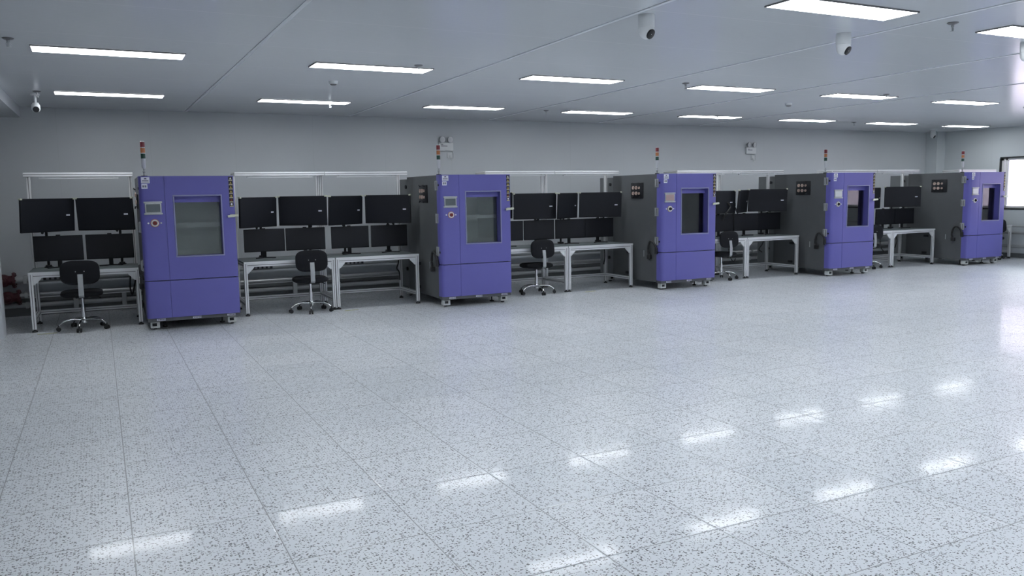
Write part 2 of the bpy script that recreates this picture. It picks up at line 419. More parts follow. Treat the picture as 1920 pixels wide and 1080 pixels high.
# ------------------------------------------------------------------ test chambers
CW, DD = 1.045, 0.14           # cabinet width, depth of the purple front
def front_shell(z0, z1, hole=None):
    """purple front with rounded corners, optional window opening (x0,x1,z0,z1)"""
    m = MB(); bm = m.bm
    prof = [(0, 0), (0, -.085), (.004, -.105), (.014, -.124), (.030, -.136), (.050, -DD), (.266, -DD), (.2675, -DD + .005), (.2725, -DD + .005), (.274, -DD)]
    tail = [(1.032, -DD), (1.038, -.138), (1.043, -.133), (CW, -.126), (CW, 0)]
    if hole: prof += [(hole[0], -DD), (hole[1], -DD)]
    prof += tail
    zs = [z0, z1] if not hole else [z0, hole[2], hole[3], z1]
    V = {}
    for j, z in enumerate(zs):
        for i, (x, y) in enumerate(prof): V[i, j] = bm.verts.new((x, y, z))
    fs = []
    for j in range(len(zs) - 1):
        for i in range(len(prof) - 1):
            if hole and j == 1 and abs(prof[i][0] - hole[0]) < 1e-6: continue
            fs.append(bm.faces.new((V[i, j], V[i + 1, j], V[i + 1, j + 1], V[i, j + 1])))
    n = len(prof); J = len(zs) - 1
    fs.append(bm.faces.new([V[i, 0] for i in range(n)])); fs.append(bm.faces.new([V[i, J] for i in range(n)][::-1]))
    if hole:
        x0, x1, a, b = hole; yb = -.012
        o = [(x0, -DD, a), (x1, -DD, a), (x1, -DD, b), (x0, -DD, b)]; k = [(x, yb, z) for x, _, z in o]
        ov = [bm.verts.new(p) for p in o]; kv = [bm.verts.new(p) for p in k]
        for q in range(4): fs.append(bm.faces.new((ov[q], ov[(q + 1) % 4], kv[(q + 1) % 4], kv[q])))
    m._fin(fs)
    if hole: m.box(hole[0] - .001, hole[1] + .001, -.062, -.012, hole[3] - .072, hole[3] + .001)
    return m

def make_chamber():
    r = empty('test_chamber', (0, 0, 0))
    hx0, hx1, hz0, hz1 = .372, .885, .868, 1.567
    b = MB()                                                   # grey cabinet with an open cavity behind the window
    b.box(0, .30, 0, 1.235, .115, 1.80); b.box(.955, CW, 0, 1.235, .115, 1.80)
    b.box(.30, .955, 0, 1.235, .115, .78); b.box(.30, .955, 0, 1.235, 1.66, 1.80); b.box(.30, .955, .80, 1.235, .78, 1.66)
    b.box(-.002, 0, .004, 1.235, .622, .628)
    b.build('body', M['grey'], r)
    ln = MB(); t = .012
    ln.box(.30, .30 + t, .0, .80, .78, 1.66); ln.box(.955 - t, .955, .0, .80, .78, 1.66)
    ln.box(.312, .943, .0, .80, .78, .792); ln.box(.312, .943, .0, .80, 1.648, 1.66); ln.box(.312, .943, .788, .80, .792, 1.648)
    ln.build('liner', M['liner'], r)
    sh = MB(); sh.box(.315, .94, .06, .085, 1.198, 1.245); sh.box(.315, .94, .70, .72, 1.21, 1.235)
    for k in range(14): sh.box(.33 + k * .0445, .336 + k * .0445, .08, .71, 1.222, 1.228)
    sh.build('shelf', M['white'], r)
    ru = MB(); ru.box(.03, CW - .03, 1.235, 1.70, .14, 1.775, bev=.006); ru.build('rear_unit', M['grey2'], r)
    cp = MB(); cp.cyl((.03, 1.36, 1.66), (.012, 1.36, 1.66), .028, seg=16); cp.build('cable_port', M['black'], r)
    MB().cyl((.03, 1.40, .42), (.012, 1.40, .42), .028, seg=16).build('cable_port', M['black'], r)
    d = front_shell(.592, 1.803, (hx0, hx1, hz0, hz1)).build('door', M['purple'], r, weld=1e-5)
    wf = MB(); w, p = .016, .007                                # raised rounded window surround
    for (a0, a1, c0, c1) in ((hx0 - w, hx1 + w, hz1, hz1 + w), (hx0 - w, hx1 + w, hz0 - w, hz0), (hx0 - w, hx0, hz0, hz1), (hx1, hx1 + w, hz0, hz1)):
        wf.box(a0, a1, -DD - p, -DD + .01, c0, c1, bev=.004)
    wf.build('window_surround', M['bluegrey'], d)
    MB().box(hx0, hx1, -.030, -.022, hz0, hz1).build('glass', M['glass'], d)
    front_shell(.146, .582).build('lower_panel', M['purple'], r, weld=1e-5)
    bs = MB(); bs.box(.006, CW - .006, -.118, .0, .104, .146); bs.box(.03, CW - .03, -.10, 0, .575, .60); bs.build('base_rail', M['grey'], r)
    for x in (.15, .548, .94):
        lb = MB(); lb.use(M['label']); lb.box(x - .048, x + .048, -.1195, -.118, .114, .136)
        lb.use(M['ink']); [lb.box(x - .034 + k * .017, x - .022 + k * .017, -.1202, -.1195, .120, .130) for k in range(5)]
        lb.build('floor_level_label', None, r)
    # touch screen on the left column
    ts = MB(); ts.box(.052, .228, -DD - .012, -DD + .002, 1.380, 1.492, bev=.003)
    ts.box(.040, .238, -DD - .020, -DD, 1.492, 1.512, bev=.004); ts.box(.040, .238, -DD - .020, -DD, 1.360, 1.380, bev=.004)
    t_ = ts.build('touch_screen', M['steel'], r)
    MB().box(.066, .214, -DD - .0135, -DD - .011, 1.390, 1.482).build('display', M['display'], t_)
    es = MB(); es.use(M['orange']); c = (.148, -DD, 1.262)
    es.lathe([(.047, 0), (.047, .004), (.040, .005)], c, (0, -1, 0)); es.use(M['white']); es.lathe([(.040, .0), (.040, .012), (.030, .014), (.028, .006)], c, (0, -1, 0))
    e_ = es.build('switch_ring', None, r)
    kb = MB(); kb.lathe([(.024, .004), (.024, .024), (.020, .030)], c, (0, -1, 0)); kb.box(.143, .153, -DD - .038, -DD - .028, 1.243, 1.281, bev=.002); kb.build('knob', M['red'], e_)
    for x in (.078, .214): MB().lathe([(.010, 0), (.010, .005), (.006, .007)], (x, -DD, 1.262), (0, -1, 0), 12).build('indicator_stud', M['white'], r)
    # rating plate with a small emblem and a second numbered sticker
    rp = MB(); rp.use(M['label']); rp.box(.030, .120, -DD - .002, -DD, 1.722, 1.792); y = -DD - .0028
    rp.use(M['ink']); rp.prism([(.075 + .016 * math.cos(a), y, 1.768 + .014 * math.sin(a)) for a in [PI * k / 8 for k in range(9)]], (0, .0008, 0))
    for z in (1.752, 1.743): rp.box(.040, .110, y, y + .0008, z, z + .0045)
    for z in (1.733, 1.727): rp.box(.037, .113, y, y + .0008, z, z + .002)
    rp.build('rating_plate', None, r)
    ns = MB(); ns.use(M['label']); ns.box(.030, .094, -DD - .002, -DD, 1.660, 1.714, bev=0)
    ns.use(M['ink'])
    for x in (.041, .065):
        for k in range(3): ns.box(x, x + .018, y, y + .0008, 1.674 + k * .0095, 1.680 + k * .0095)
        ns.box(x + .002, x + .006, y, y + .0008, 1.674, 1.699); ns.box(x + .012, x + .016, y, y + .0008, 1.674, 1.699)
    ns.build('number_sticker', None, r)
    # warning stickers down the right edge
    for k in range(7):
        z1 = 1.792 - k * .0515; z0 = z1 - .050; x0, x1 = .986, 1.032; s = MB()
        s.use(M['stickerk']); s.box(x0, x1, -DD - .002, -DD + .004, z0, z1)
        s.use(M['cream']); s.box(x0 + .002, x1 - .002, y, y + .0008, z0 + .001, z0 + .013)
        xm = (x0 + x1) / 2
        if k == 6: s.use(M['label']); s.lathe([(.012, 0), (.012, .0008)], (xm, -DD - .002, z0 + .031), (0, -1, 0), 14)
        elif k == 5: s.use(M['red']); s.prism([(xm - .013, y, z0 + .020), (xm + .013, y, z0 + .020), (xm, y, z0 + .042)], (0, .0008, 0))
        else: s.use(M['label'] if k == 0 else M['yellow']); s.prism([(xm - .013, y, z0 + .019), (xm + .013, y, z0 + .019), (xm, y, z0 + .043)], (0, .0008, 0))
        s.build('warning_sticker', None, r)
    # lever handle at the right edge of the door
    h = MB(); h.box(.985, 1.025, -DD - .030, -DD + .002, 1.308, 1.342, bev=.004)
    h.box(.952, 1.075, -DD - .050, -DD - .028, 1.310, 1.340, bev=.006, rot=Matrix.Rotation(math.radians(-6), 3, 'Y'))
    h.build('handle', M['handle'], r)
    # hinges on the left corner
    for z in (1.66, 1.215, .765):
        g = MB(); g.use(M['steel']); g.box(-.012, .0, -.050, .040, z - .065, z + .065, bev=.003)
        g.use(M['groove']); g.box(-.0135, -.011, -.030, .022, z - .048, z + .048); g.use(M['steel']); g.cyl((-.018, -.004, z - .06), (-.018, -.004, z + .06), .010, seg=12)
        g.build('hinge', None, r)
    for z in (1.665, .755): MB().cyl((0, -.075, z), (-.006, -.075, z), .016, seg=14).build('bolt_cap', M['black'], r)
    # connector panel on the left flank
    cpn = MB(); cpn.box(-.012, .0, .352, .690, 1.425, 1.674, bev=.003)
    for y0 in (.43, .60):
        for z0 in (1.447, 1.655): cpn.tube([(-.008, y0, z0), (-.03, y0 + .01, z0 + .004), (-.034, y0 + .02, z0 + (.02 if z0 > 1.5 else -.02))], .006, 8)
    c_ = cpn.build('connector_panel', M['black'], r)
    for y0 in (.455, .535, .618):
        for z0 in (1.505, 1.595):
            q = MB(); q.use(M['copper']); q.lathe([(.029 if y0 > .5 else .02, 0), (.029 if y0 > .5 else .02, .012), (.020, .014), (.018, .006)], (-.012, y0, z0), (-1, 0, 0), 18)
            q.build('connector', None, c_)
    MB().box(-.004, 0, .33, .345, .50, .60).build('latch_slot', M['steel'], r)
    for (y0, z0) in ((.77, .55), (.80, .21)): MB().box(-.010, 0, y0 - .055, y0 + .055, z0 - .022, z0 + .022, bev=.004).build('port_cover', M['black'], r)
    # power cord looped over the lower hinge
    pth = smooth_path([(-.02, -.035, .60), (-.03, .0, .70), (-.035, .07, .755), (-.035, .14, .735), (-.03, .185, .62), (-.03, .165, .54)])
    pc = MB().tube(pth, .017, 10).build('power_cord', M['rubber'], r)
    pl = MB(); pl.box(-.055, -.005, .12, .19, .475, .545, bev=.01); pl.build('plug', M['rubber'], pc)
    MB().box(-.045, -.012, -.05, -.005, .56, .66, bev=.008).build('cord_grip', M['rubber'], pc)
    # castors
    for (x, y0) in ((.085, -.02), (.955, -.02), (.085, 1.45), (.955, 1.45)):
        c = MB(); c.use(M['caster']); c.box(x - .055, x + .050, y0 - .055, y0 + .035, .022, .098, bev=.010)
        c.use(M['steel']); c.cyl((x, y0, .095), (x, y0, .118), .03, seg=16)
        k = c.build('castor', None, r)
        MB().box(x - .034, x + .016, y0 - .058, y0 - .050, .048, .082).build('brake_pedal', M['black'], k)
        MB().cyl((x - .016, y0 + .012, .0405), (x + .016, y0 + .012, .0405), .0405, seg=24).build('wheel', M['rubber'], k)
    for x in (.20, .86): lf = MB(); lf.cyl((x, .15, .0), (x, .15, .018), .03, seg=16); lf.cyl((x, .15, .018), (x, .15, .12), .009, seg=10); lf.build('levelling_foot', M['rubber'], r)
    # signal tower on the roof
    tx, ty = .078, .10
    st = MB(); st.use(M['black']); st.cyl((tx, ty, 1.80), (tx, ty, 1.815), .034, seg=16)
    st.use(M['steel']); st.cyl((tx, ty, 1.815), (tx, ty, 1.905), .011, seg=12); st.sphere((tx, ty, 1.86), .017, 12)
    st.use(M['clear']); st.lathe([(.014, 1.895), (.024, 1.915), (.024, 2.008), (.020, 2.012)], (tx, ty, 0))
    s_ = st.build('signal_tower', None, r)
    for nm, mt, a, e in (('green_lens', M['greenlens'], 2.014, 2.070), ('orange_lens', M['orange'], 2.080, 2.136), ('red_lens', M['redlens'], 2.146, 2.206)):
        q = MB(); q.use(mt); q.lathe([(.0255, a), (.0255, e)], (tx, ty, 0)); q.use(M['clear']); q.lathe([(.0262, a - .010), (.0262, a)], (tx, ty, 0)); (q.lathe([(.0255, e), (.020, e + .010)], (tx, ty, 0)) if nm == 'red_lens' else None); q.build(nm, None, s_)
    return r
XS = [-1.4085, 2.2840, 5.9178, 9.4912, 13.1075]
ch_labels = ['nearest purple test chamber, seen square on, right of the leftmost bench',
             'purple fronted test chamber under the left twin-spot emergency lamp',
             'middle purple test chamber with a pinkish reflection on its touch display',
             'purple test chamber fourth along, its window reflecting daylight in the upper part',
             'farthest purple test chamber, standing in front of the bright window']
ch0 = make_chamber()
for k, x in enumerate(XS):
    c = ch0 if k == 0 else copy_tree(ch0)
    c.location = (x, 0, 0)
    tag(c, ch_labels[k], 'test chamber', 'purple test chambers along the back wall')
    if k in (2, 3, 4):                                            # displays get a reflection as their colour; switch rings and knobs differ
        for o in c.children:
            if o.name.startswith('touch_screen'):
                dsp = o.children[0]; dsp.data = dsp.data.copy(); dsp.data.materials[0] = M['displayp'] if k == 2 else M['displayw']
            if o.name.startswith('switch_ring'):
                o.data = o.data.copy(); o.data.materials[0] = M['yellow' if k == 2 else 'cream']
                kn = o.children[0]; kn.data = kn.data.copy(); kn.data.materials[0] = M['stickerk']

# ------------------------------------------------------------------ benches
BW, BD, BH, PR = 1.19, 0.80, 0.708, 0.045
def profile(m, x0, x1, y0, y1, z0, z1, axis):
    """aluminium extrusion: bar with a dark slot down each long side"""
    m.use(M['alu']); m.box(x0, x1, y0, y1, z0, z1, bev=.0025, seg=1)
    m.use(M['groove']); e, g = .0006, .004; cx, cy, cz = (x0 + x1) / 2, (y0 + y1) / 2, (z0 + z1) / 2
    if axis == 'z': m.box(cx - g, cx + g, y0 - e, y1 + e, z0 + .002, z1 - .002); m.box(x0 - e, x1 + e, cy - g, cy + g, z0 + .002, z1 - .002)
    if axis == 'x': m.box(x0 + .002, x1 - .002, y0 - e, y1 + e, cz - g, cz + g); m.box(x0 + .002, x1 - .002, cy - g, cy + g, z0 - e, z1 + e)
    if axis == 'y': m.box(x0 - e, x1 + e, y0 + .002, y1 - .002, cz - g, cz + g); m.box(cx - g, cx + g, y0 + .002, y1 - .002, z0 - e, z1 + e)
    return m
def make_bench():
    r = empty('workbench', (0, 0, 0))
    MB().box(0, BW, -.006, BD + .01, BH - .022, BH, bev=.003).build('tabletop', M['deskmat'], r)
    ed = MB(); ed.box(0, BW, -.010, -.004, BH - .024, BH + .001); ed.build('front_edge', M['alu'], r)
    zt = BH - .022
    for (x, y) in ((0, 0), (BW - PR, 0), (0, BD - PR), (BW - PR, BD - PR)):
        top = zt if y == 0 else 1.835
        l = profile(MB(), x, x + PR, y, y + PR, .035, top, 'z').build('leg' if y == 0 else 'upright', None, r)
        f = MB(); cx, cy = x + PR / 2, y + PR / 2
        f.cyl((cx, cy, .0), (cx, cy, .016), .032, .028, 16); f.cyl((cx, cy, .016), (cx, cy, .035), .012, seg=10); f.build('foot', M['rubber'], l)
    rl = MB()
    profile(rl, PR, BW - PR, 0, PR, zt - PR, zt, 'x'); profile(rl, PR, BW - PR, BD - PR, BD, zt - PR, zt, 'x')
    profile(rl, 0, PR, PR, BD - PR, zt - PR, zt, 'y'); profile(rl, BW - PR, BW, PR, BD - PR, zt - PR, zt, 'y')
    rl.build('top_frame', None, r)
    profile(MB(), PR, BW - PR, BD - PR, BD, .125, .125 + PR, 'x').build('rear_stretcher', None, r)
    for x in (0, BW - PR): profile(MB(), x, x + PR, PR, BD - PR, .125, .125 + PR, 'y').build('side_stretcher', None, r)
    for sx, x in ((1, PR), (-1, BW - PR)):
        MB().prism([(x, .012, zt - PR), (x + sx * .085, .012, zt - PR), (x + sx * .085, .012, zt - PR - .012), (x + sx * .012, .012, zt - PR - .085), (x, .012, zt - PR - .085)], (0, .02, 0)).build('corner_bracket', M['alu'], r)
    # overhead: arms reach forward from the uprights and carry the beam with a slim lamp
    for x in (0, BW - PR): profile(MB(), x, x + PR, .43, BD, 1.835, 1.835 + PR * .9, 'y').build('arm', None, r)
    profile(MB(), -.002, BW + .002, .405, .43, 1.828, 1.878, 'x').build('top_beam', None, r)
    tl = MB(); tl.use(M['white']); tl.box(.16, BW - .16, .415, .450, 1.800, 1.818, bev=.005); tl.box(.20, .22, .42, .44, 1.816, 1.830); tl.box(BW - .22, BW - .20, .42, .44, 1.816, 1.830)
    tl.build('task_lamp', None, r)
    ct = MB(); ct.box(.06, BW - .06, BD - .20, BD - .05, .585, .592); ct.box(.06, BW - .06, BD - .204, BD - .20, .585, .625); ct.build('cable_tray', M['pipe'], r)
    return r
b0 = make_bench(); bench_x = []
pairs = [XS[k + 1] - 0.095 - 2.40 for k in range(4)]
spots = [(-2.63, 'aluminium workbench at the far left beside the red valves')]
nm = ['between the nearest and second purple chambers', 'between the second and middle purple chambers', 'between the middle and fourth purple chambers', 'between the fourth and farthest purple chambers']
for k in range(4):
    spots.append((pairs[k], 'left one of two aluminium workbenches ' + nm[k]))
    spots.append((pairs[k] + 1.20, 'right one of two aluminium workbenches ' + nm[k]))
spots.append((XS[4] + 1.115, 'aluminium workbench mostly hidden behind the farthest purple chamber'))
for i, (x, lab) in enumerate(spots):
    b = b0 if i == 0 else copy_tree(b0)
    b.location = (x, 0.5, 0)
    tag(b, lab, 'workbench', 'aluminium workbenches between the chambers')

# ------------------------------------------------------------------ monitors
UW, UH = .70, .405
def upper(x, y, z, yaw, pit, pole_dx, label, flip=False):
    r = empty('large_monitor', (x, y, BH))
    R = Matrix.Translation((0, 0, z - BH)) @ Matrix.Rotation(yaw, 4, 'Z') @ Matrix.Rotation(pit, 4, 'X')
    m = MB(); m.box(-UW / 2, UW / 2, 0, .030, -UH / 2, UH / 2, bev=.005); m.box(-UW * .36, UW * .36, .028, .050, -UH * .34, UH * .34, bev=.012)
    hs = m.xf(R).build('housing', M['housing'], r)
    MB().box(-UW / 2 + .006, UW / 2 - .006, -.0012, .002, -UH / 2 + .016, UH / 2 - .006).xf(R).build('screen', M['screen'], r)
    for sx in (-1, 1):
        MB().box(sx * (UW / 2 - .008) - .014, sx * (UW / 2 - .008) + .014, -.006, .036, UH / 2 - .014, UH / 2 + .006, bev=.004).xf(R).build('corner_protector', M['handle'], r)
    s = MB(); s.use(M['label']); s.box(UW * .335, UW * .335 + .05, -.0022, -.001, -.012, .006)
    s.use(M['ink']); [s.box(UW * .335 + .006 + k * .010, UW * .335 + .013 + k * .010, -.0016, -.002, -.006, .001) for k in range(4)]
    s.xf(R).build('sticker', None, r)
    # pole clamped near the rear edge of the bench, with a short joint to the back of the screen
    py = 1.235 - y; pz = z - BH - .06
    back = R @ Vector((0, .050, -.04))
    p = MB(); p.cyl((pole_dx, py, .0), (pole_dx, py, .012), .05, seg=18); p.box(pole_dx - .035, pole_dx + .035, py - .04, py + .05, .0, .03, bev=.006)
    p.cyl((pole_dx, py, .02), (pole_dx, py, pz + .03), .016, seg=14); p.build('pole', M['black'], r)
    a = MB(); mid = Vector((pole_dx, py, pz))
    el = R @ Vector((pole_dx * .6, .075, -UH / 2 - .015))
    a.tube([mid, el + Vector((0, .02, 0)), back + Vector((0, .01, 0))], .016, 10); a.box(pole_dx - .03, pole_dx + .03, py - .03, py + .03, pz - .03, pz + .03, bev=.006)
    vp = MB().box(-.06, .06, .044, .056, -.10, .02, bev=.003).xf(R)
    a.build('arm', M['black'], r); vp.build('mount_plate', M['black'], r)
    tag(r, label, 'monitor', 'large upper monitors above the benches')
    return r
LW, LH = .545, .312
def make_lower():
    r = empty('desk_monitor', (0, 0, 0)); zc = .952 - BH
    m = MB(); m.box(-LW / 2, LW / 2, 0, .022, zc - LH / 2, zc + LH / 2, bev=.004); m.box(-.17, .17, .02, .045, zc - .11, zc + .11, bev=.01); m.build('housing', M['housing'], r)
    MB().box(-LW / 2 + .006, LW / 2 - .006, -.0012, .002, zc - LH / 2 + .014, zc + LH / 2 - .006).build('screen', M['screen2'], r)
    n = MB(); n.box(-.025, .025, .048, .072, .010, zc + LH / 2 + .010, bev=.004); n.box(-.03, .03, .040, .052, zc - .04, zc + .04); n.build('stand_neck', M['black'], r)
    f = MB()
    f.prism([(-.02, .10, 0), (.02, .10, 0), (.135, -.045, 0), (.118, -.06, 0), (0, .045, 0), (-.118, -.06, 0), (-.135, -.045, 0)], (0, 0, .012))
    f.build('stand_foot', M['black'], r)
    return r
ups = [(-2.396, .907, 1.363, .676, .074, -.06, 'large tilted monitor at the upper left over the leftmost bench'),
 (-1.781, .92, 1.364, -.435, .07, .16, 'large monitor at the upper right over the leftmost bench, beside the nearest purple chamber'),
 (.082, .934, 1.339, .679, .036, .06, 'large monitor first from left in the upper row behind the nearest purple chamber'),
 (.661, .935, 1.346, -.626, -.005, .15, 'large monitor second from left in the upper row between the first two chambers'),
 (1.273, .914, 1.339, .61, .05, .04, 'large monitor third from left in the upper row between the first two chambers'),
 (1.867, .902, 1.343, -.701, .002, .10, 'large monitor in the upper row just left of the second chamber'),
 (3.657, .916, 1.349, .521, .029, .04, 'large monitor of which only a sliver shows beside the second chamber handle'),
 (4.289, .957, 1.330, -.188, .059, .14, 'wide upper monitor above the back of the third office chair'),
 (4.878, .938, 1.328, .605, .041, .02, 'narrow looking turned upper monitor in the middle of the row left of the middle chamber'),
 (5.476, .93, 1.330, -.333, .118, .14, 'wide upper monitor just left of the middle purple chamber, overlapping its grey side'),
 (7.89, .911, 1.322, -.134, 0, .12, 'upper monitor directly right of the middle purple chamber'),
 (8.49, .945, 1.329, .626, .083, .02, 'strongly turned narrow looking upper monitor between the middle and fourth chambers'),
 (9.037, .923, 1.339, -.478, .105, .14, 'wide upper monitor just left of the fourth chamber, overlapping its grey side'),
 (11.75, .87, 1.332, .463, .014, .02, 'upper monitor sliver directly right of the fourth purple chamber'),
 (12.514, .875, 1.346, -.526, -.007, .12, 'wide upper monitor just left of the farthest chamber')]
for u in ups: upper(*u)
lows = [(-2.325, 'lower small monitor on the left half of the leftmost bench'), (-1.75, 'lower small monitor on the right half of the leftmost bench'),
 (.16, 'lower small monitor first from left between the first two chambers'), (.72, 'lower small monitor directly above the second office chair'),
 (1.354, 'lower small monitor third from left between the first two chambers'), (1.936, 'lower small monitor just left of the second chamber'),
 (3.855, 'lower small monitor half hidden by the right edge of the second chamber'), (4.42, 'lower small monitor directly above the third office chair'),
 (4.994, 'purplish dark lower monitor third from left, left of the middle chamber'), (5.544, 'lower small monitor just left of the middle purple chamber'),
 (8.088, 'lower small monitor directly right of the middle purple chamber, above a chair'), (8.674, 'lower small monitor second from right between the middle and fourth chambers'), (9.222, 'lower small monitor just left of the fourth chamber'),
 (12.28, 'lower small monitor directly right of the fourth chamber'), (12.83, 'lower small monitor just left of the farthest chamber')]
l0 = make_lower()
for i, (x, lab) in enumerate(lows):
    o = l0 if i == 0 else copy_tree(l0)
    o.location = (x, 1.075, BH); o.rotation_euler = (0, 0, random.uniform(-.03, .03))
    tag(o, lab, 'monitor', 'small lower monitors on the benches')

# ------------------------------------------------------------------ office chairs
def rounded_pad(m, w, d, h, n=0.42, seg=28, bulge=.3, z0=0.0):
    """superellipse pad, w x d, thickness h, softened rim"""
    def ring(s, z):
        out = []
        for k in range(seg):
            a = 2 * PI * k / seg; c, sn = math.cos(a), math.sin(a)
            out.append(m.bm.verts.new((math.copysign(abs(c) ** n, c) * w / 2 * s, math.copysign(abs(sn) ** n, sn) * d / 2 * s, z0 + z)))
        return out
    rings = [ring(.86, 0), ring(.97, h * .18), ring(1.0, h * .5), ring(.97, h * .82), ring(.86, h), ring(.5, h * 1.08)]
    fs = [m.bm.faces.new(rings[0][::-1])]
    for A, B in zip(rings, rings[1:]):
        for k in range(seg): fs.append(m.bm.faces.new((A[k], A[(k + 1) % seg], B[(k + 1) % seg], B[k])))
    fs.append(m.bm.faces.new(rings[-1])); m._fin(fs); return m
def make_chair():
    """faces +y; origin on the floor below the gas lift"""
    r = empty('office_chair', (0, 0, 0))
    hub = MB(); hub.lathe([(.03, .075), (.034, .09), (.034, .135), (.028, .15)], (0, 0, 0), seg=18); hub.build('hub', M['chrome'], r)
    for k in range(5):
        a = 2 * PI * k / 5 + math.radians(-108 + 8); c, s = math.cos(a), math.sin(a)
        p = smooth_path([(c * .02, s * .02, .118), (c * .12, s * .12, .128), (c * .21, s * .21, .110), (c * .272, s * .272, .070)], 5)
        leg = MB().tube(p, [.016 - .006 * i / (len(p) - 1) for i in range(len(p))], 10).build('star_leg', M['chrome'], r)
        cc = MB(); ex, ey = c * .275, s * .275; px, py = -s, c
        cc.cyl((ex, ey, .045), (ex, ey, .078), .007, seg=8)
        for sg in (-1, 1): cc.cyl((ex + px * .008 * sg, ey + py * .008 * sg, .025), (ex + px * .026 * sg, ey + py * .026 * sg, .025), .025, seg=16)
        cc.box(ex - .012, ex + .012, ey - .012, ey + .012, .024, .052, bev=.004); cc.build('castor', M['rubber'], leg)
    g = MB(); g.cyl((0, 0, .13), (0, 0, .27), .025, seg=18); g.cyl((0, 0, .27), (0, 0, .40), .017, seg=18); g.build('gas_lift', M['chrome'], r)
    u = MB(); u.box(-.07, .07, -.10, .10, .385, .410, bev=.005); u.tube([(.06, .02, .39), (.16, .03, .385), (.20, .03, .365)], .007, 8); u.build('lift_lever', M['black'], r)
    rounded_pad(MB(), .46, .43, .065, .55, z0=.405).build('seat', M['fabric'], r)
    br = MB(); pts = [(-.05, .415), (-.21, .405), (-.235, .43), (-.240, .56), (-.220, .68), (-.213, .679), (-.232, .56), (-.227, .436), (-.205, .414), (-.05, .424)]
    br.prism([(-.028, y, z - .0) for y, z in pts], (.056, 0, 0)); br.build('back_bracket', M['steel'], r)
    b = rounded_pad(MB(), .42, .285, .055, .58)
    b.xf(Matrix.Translation((0, -.155, .695)) @ Matrix.Rotation(math.radians(84), 4, 'X')); bo = b.build('backrest', M['fabric'], r)
    q = MB()
    for dx in (-.045, .045): q.sphere((dx, -.216, .712), .006, 8)
    q.build('screw', M['steel'], bo)
    return r
c0 = make_chair()
chairs = [(-2.085, .475, 0.0, 'black office chair at the leftmost bench, its back to the viewer'),
 (.635, .50, math.radians(-3), 'black office chair between the first two chambers, in front of the joint of two benches'),
 (4.10, .585, math.radians(6), 'black office chair just right of the second chamber'),
 (7.74, .64, math.radians(4), 'black office chair just right of the middle purple chamber'),
 (11.29, .66, math.radians(-8), 'black office chair peeking out right of the fourth chamber'),
 (14.96, .66, math.radians(-4), 'black office chair peeking out right of the farthest chamber')]
for i, (x, y, rz, lab) in enumerate(chairs):
    o = c0 if i == 0 else copy_tree(c0)
    o.location = (x, y, 0); o.rotation_euler = (0, 0, rz)
    tag(o, lab, 'chair', 'black office chairs at the benches')

# ------------------------------------------------------------------ wall services
def wallpipe(name, label, z, r, off, mat, x0, x1):
    m = MB(); m.cyl((x0, wall_y(x0) - off, z), (x1, wall_y(x1) - off, z), r, seg=18)
    o = m.build(name, mat)
    n = 9
    for k in range(n):
        x = x0 + .8 + (x1 - x0 - 1.6) * k / (n - 1)
        s = MB(); s.box(x - .02, x + .02, wall_y(x) - off - r - .004, wall_y(x), z - r - .006, z + r + .006, bev=.003); s.build('pipe_clip', M['pipew'], o)
    return tag(o, label, 'pipe', 'pipes low on the back wall')
wallpipe('water_pipe', 'upper grey pipe running low along the back wall behind the benches', .50, .045, .12, M['pipew'], XL, 15.0)
wallpipe('water_pipe', 'lower bright metal pipe running along the back wall behind the benches', .29, .030, .12, M['pipe'], XL, 15.0)
wallpipe('cable_duct', 'pale grey duct on the back wall just above the floor', .15, .035, .05, M['pipew'], XL, 15.0)
for i, x in enumerate((-2.22, -1.62, .75, 4.4, 8.0)):
    s = MB(); y = wall_y(x) - .12; s.box(x - .03, x + .03, y - .02, y + .02, .012, .245, bev=.004); s.box(x - .06, x + .06, y - .05, y + .05, 0, .012, bev=.003)
    tag(s.build('pipe_support', M['pipew']), ['pale pipe support post under the left end of the leftmost bench', 'pale pipe support post behind the leftmost office chair', 'pale pipe support post behind the second office chair', 'pale pipe support post behind the third office chair', 'pale pipe support post behind the fourth office chair'][i], 'pipe support', 'pipe support posts on the back wall')
def valve(x, z, lab):
    y = wall_y(x) - .13; r = empty('pipe_valve', (x, y, z))
    b = MB(); b.cyl((-.16, 0, 0), (.10, 0, 0), .062, seg=18); b.sphere((-.03, 0, 0), .085, 18, (1.15, 1, 1)); b.build('valve_body', M['valve'], r)
    for xx in (-.15, .085):
        f = MB(); f.cyl((xx, 0, 0), (xx + .025, 0, 0), .105, seg=24)
        for k in range(8): f.cyl((xx - .012, .085 * math.cos(k * PI / 4), .085 * math.sin(k * PI / 4)), (xx + .037, .085 * math.cos(k * PI / 4), .085 * math.sin(k * PI / 4)), .011, seg=8)
        f.build('flange', M['valve'], r)
    w = MB(); w.cyl((-.03, -.06, 0), (-.03, -.14, 0), .014, seg=10)
    w.tube([(-.03 + .06 * math.cos(t), -.135, .06 * math.sin(t)) for t in [2 * PI * k / 20 for k in range(21)]], .008, 8)
    w.box(-.09, .03, -.141, -.129, -.006, .006); w.build('handwheel', M['valve'], r)
    return tag(r, lab, 'valve', 'red flanged valves at the left wall end')
valve(-3.02, .50, 'upper dark red flanged valve at the left edge of the picture'); valve(-2.98, .27, 'lower dark red flanged valve at the left edge of the picture')
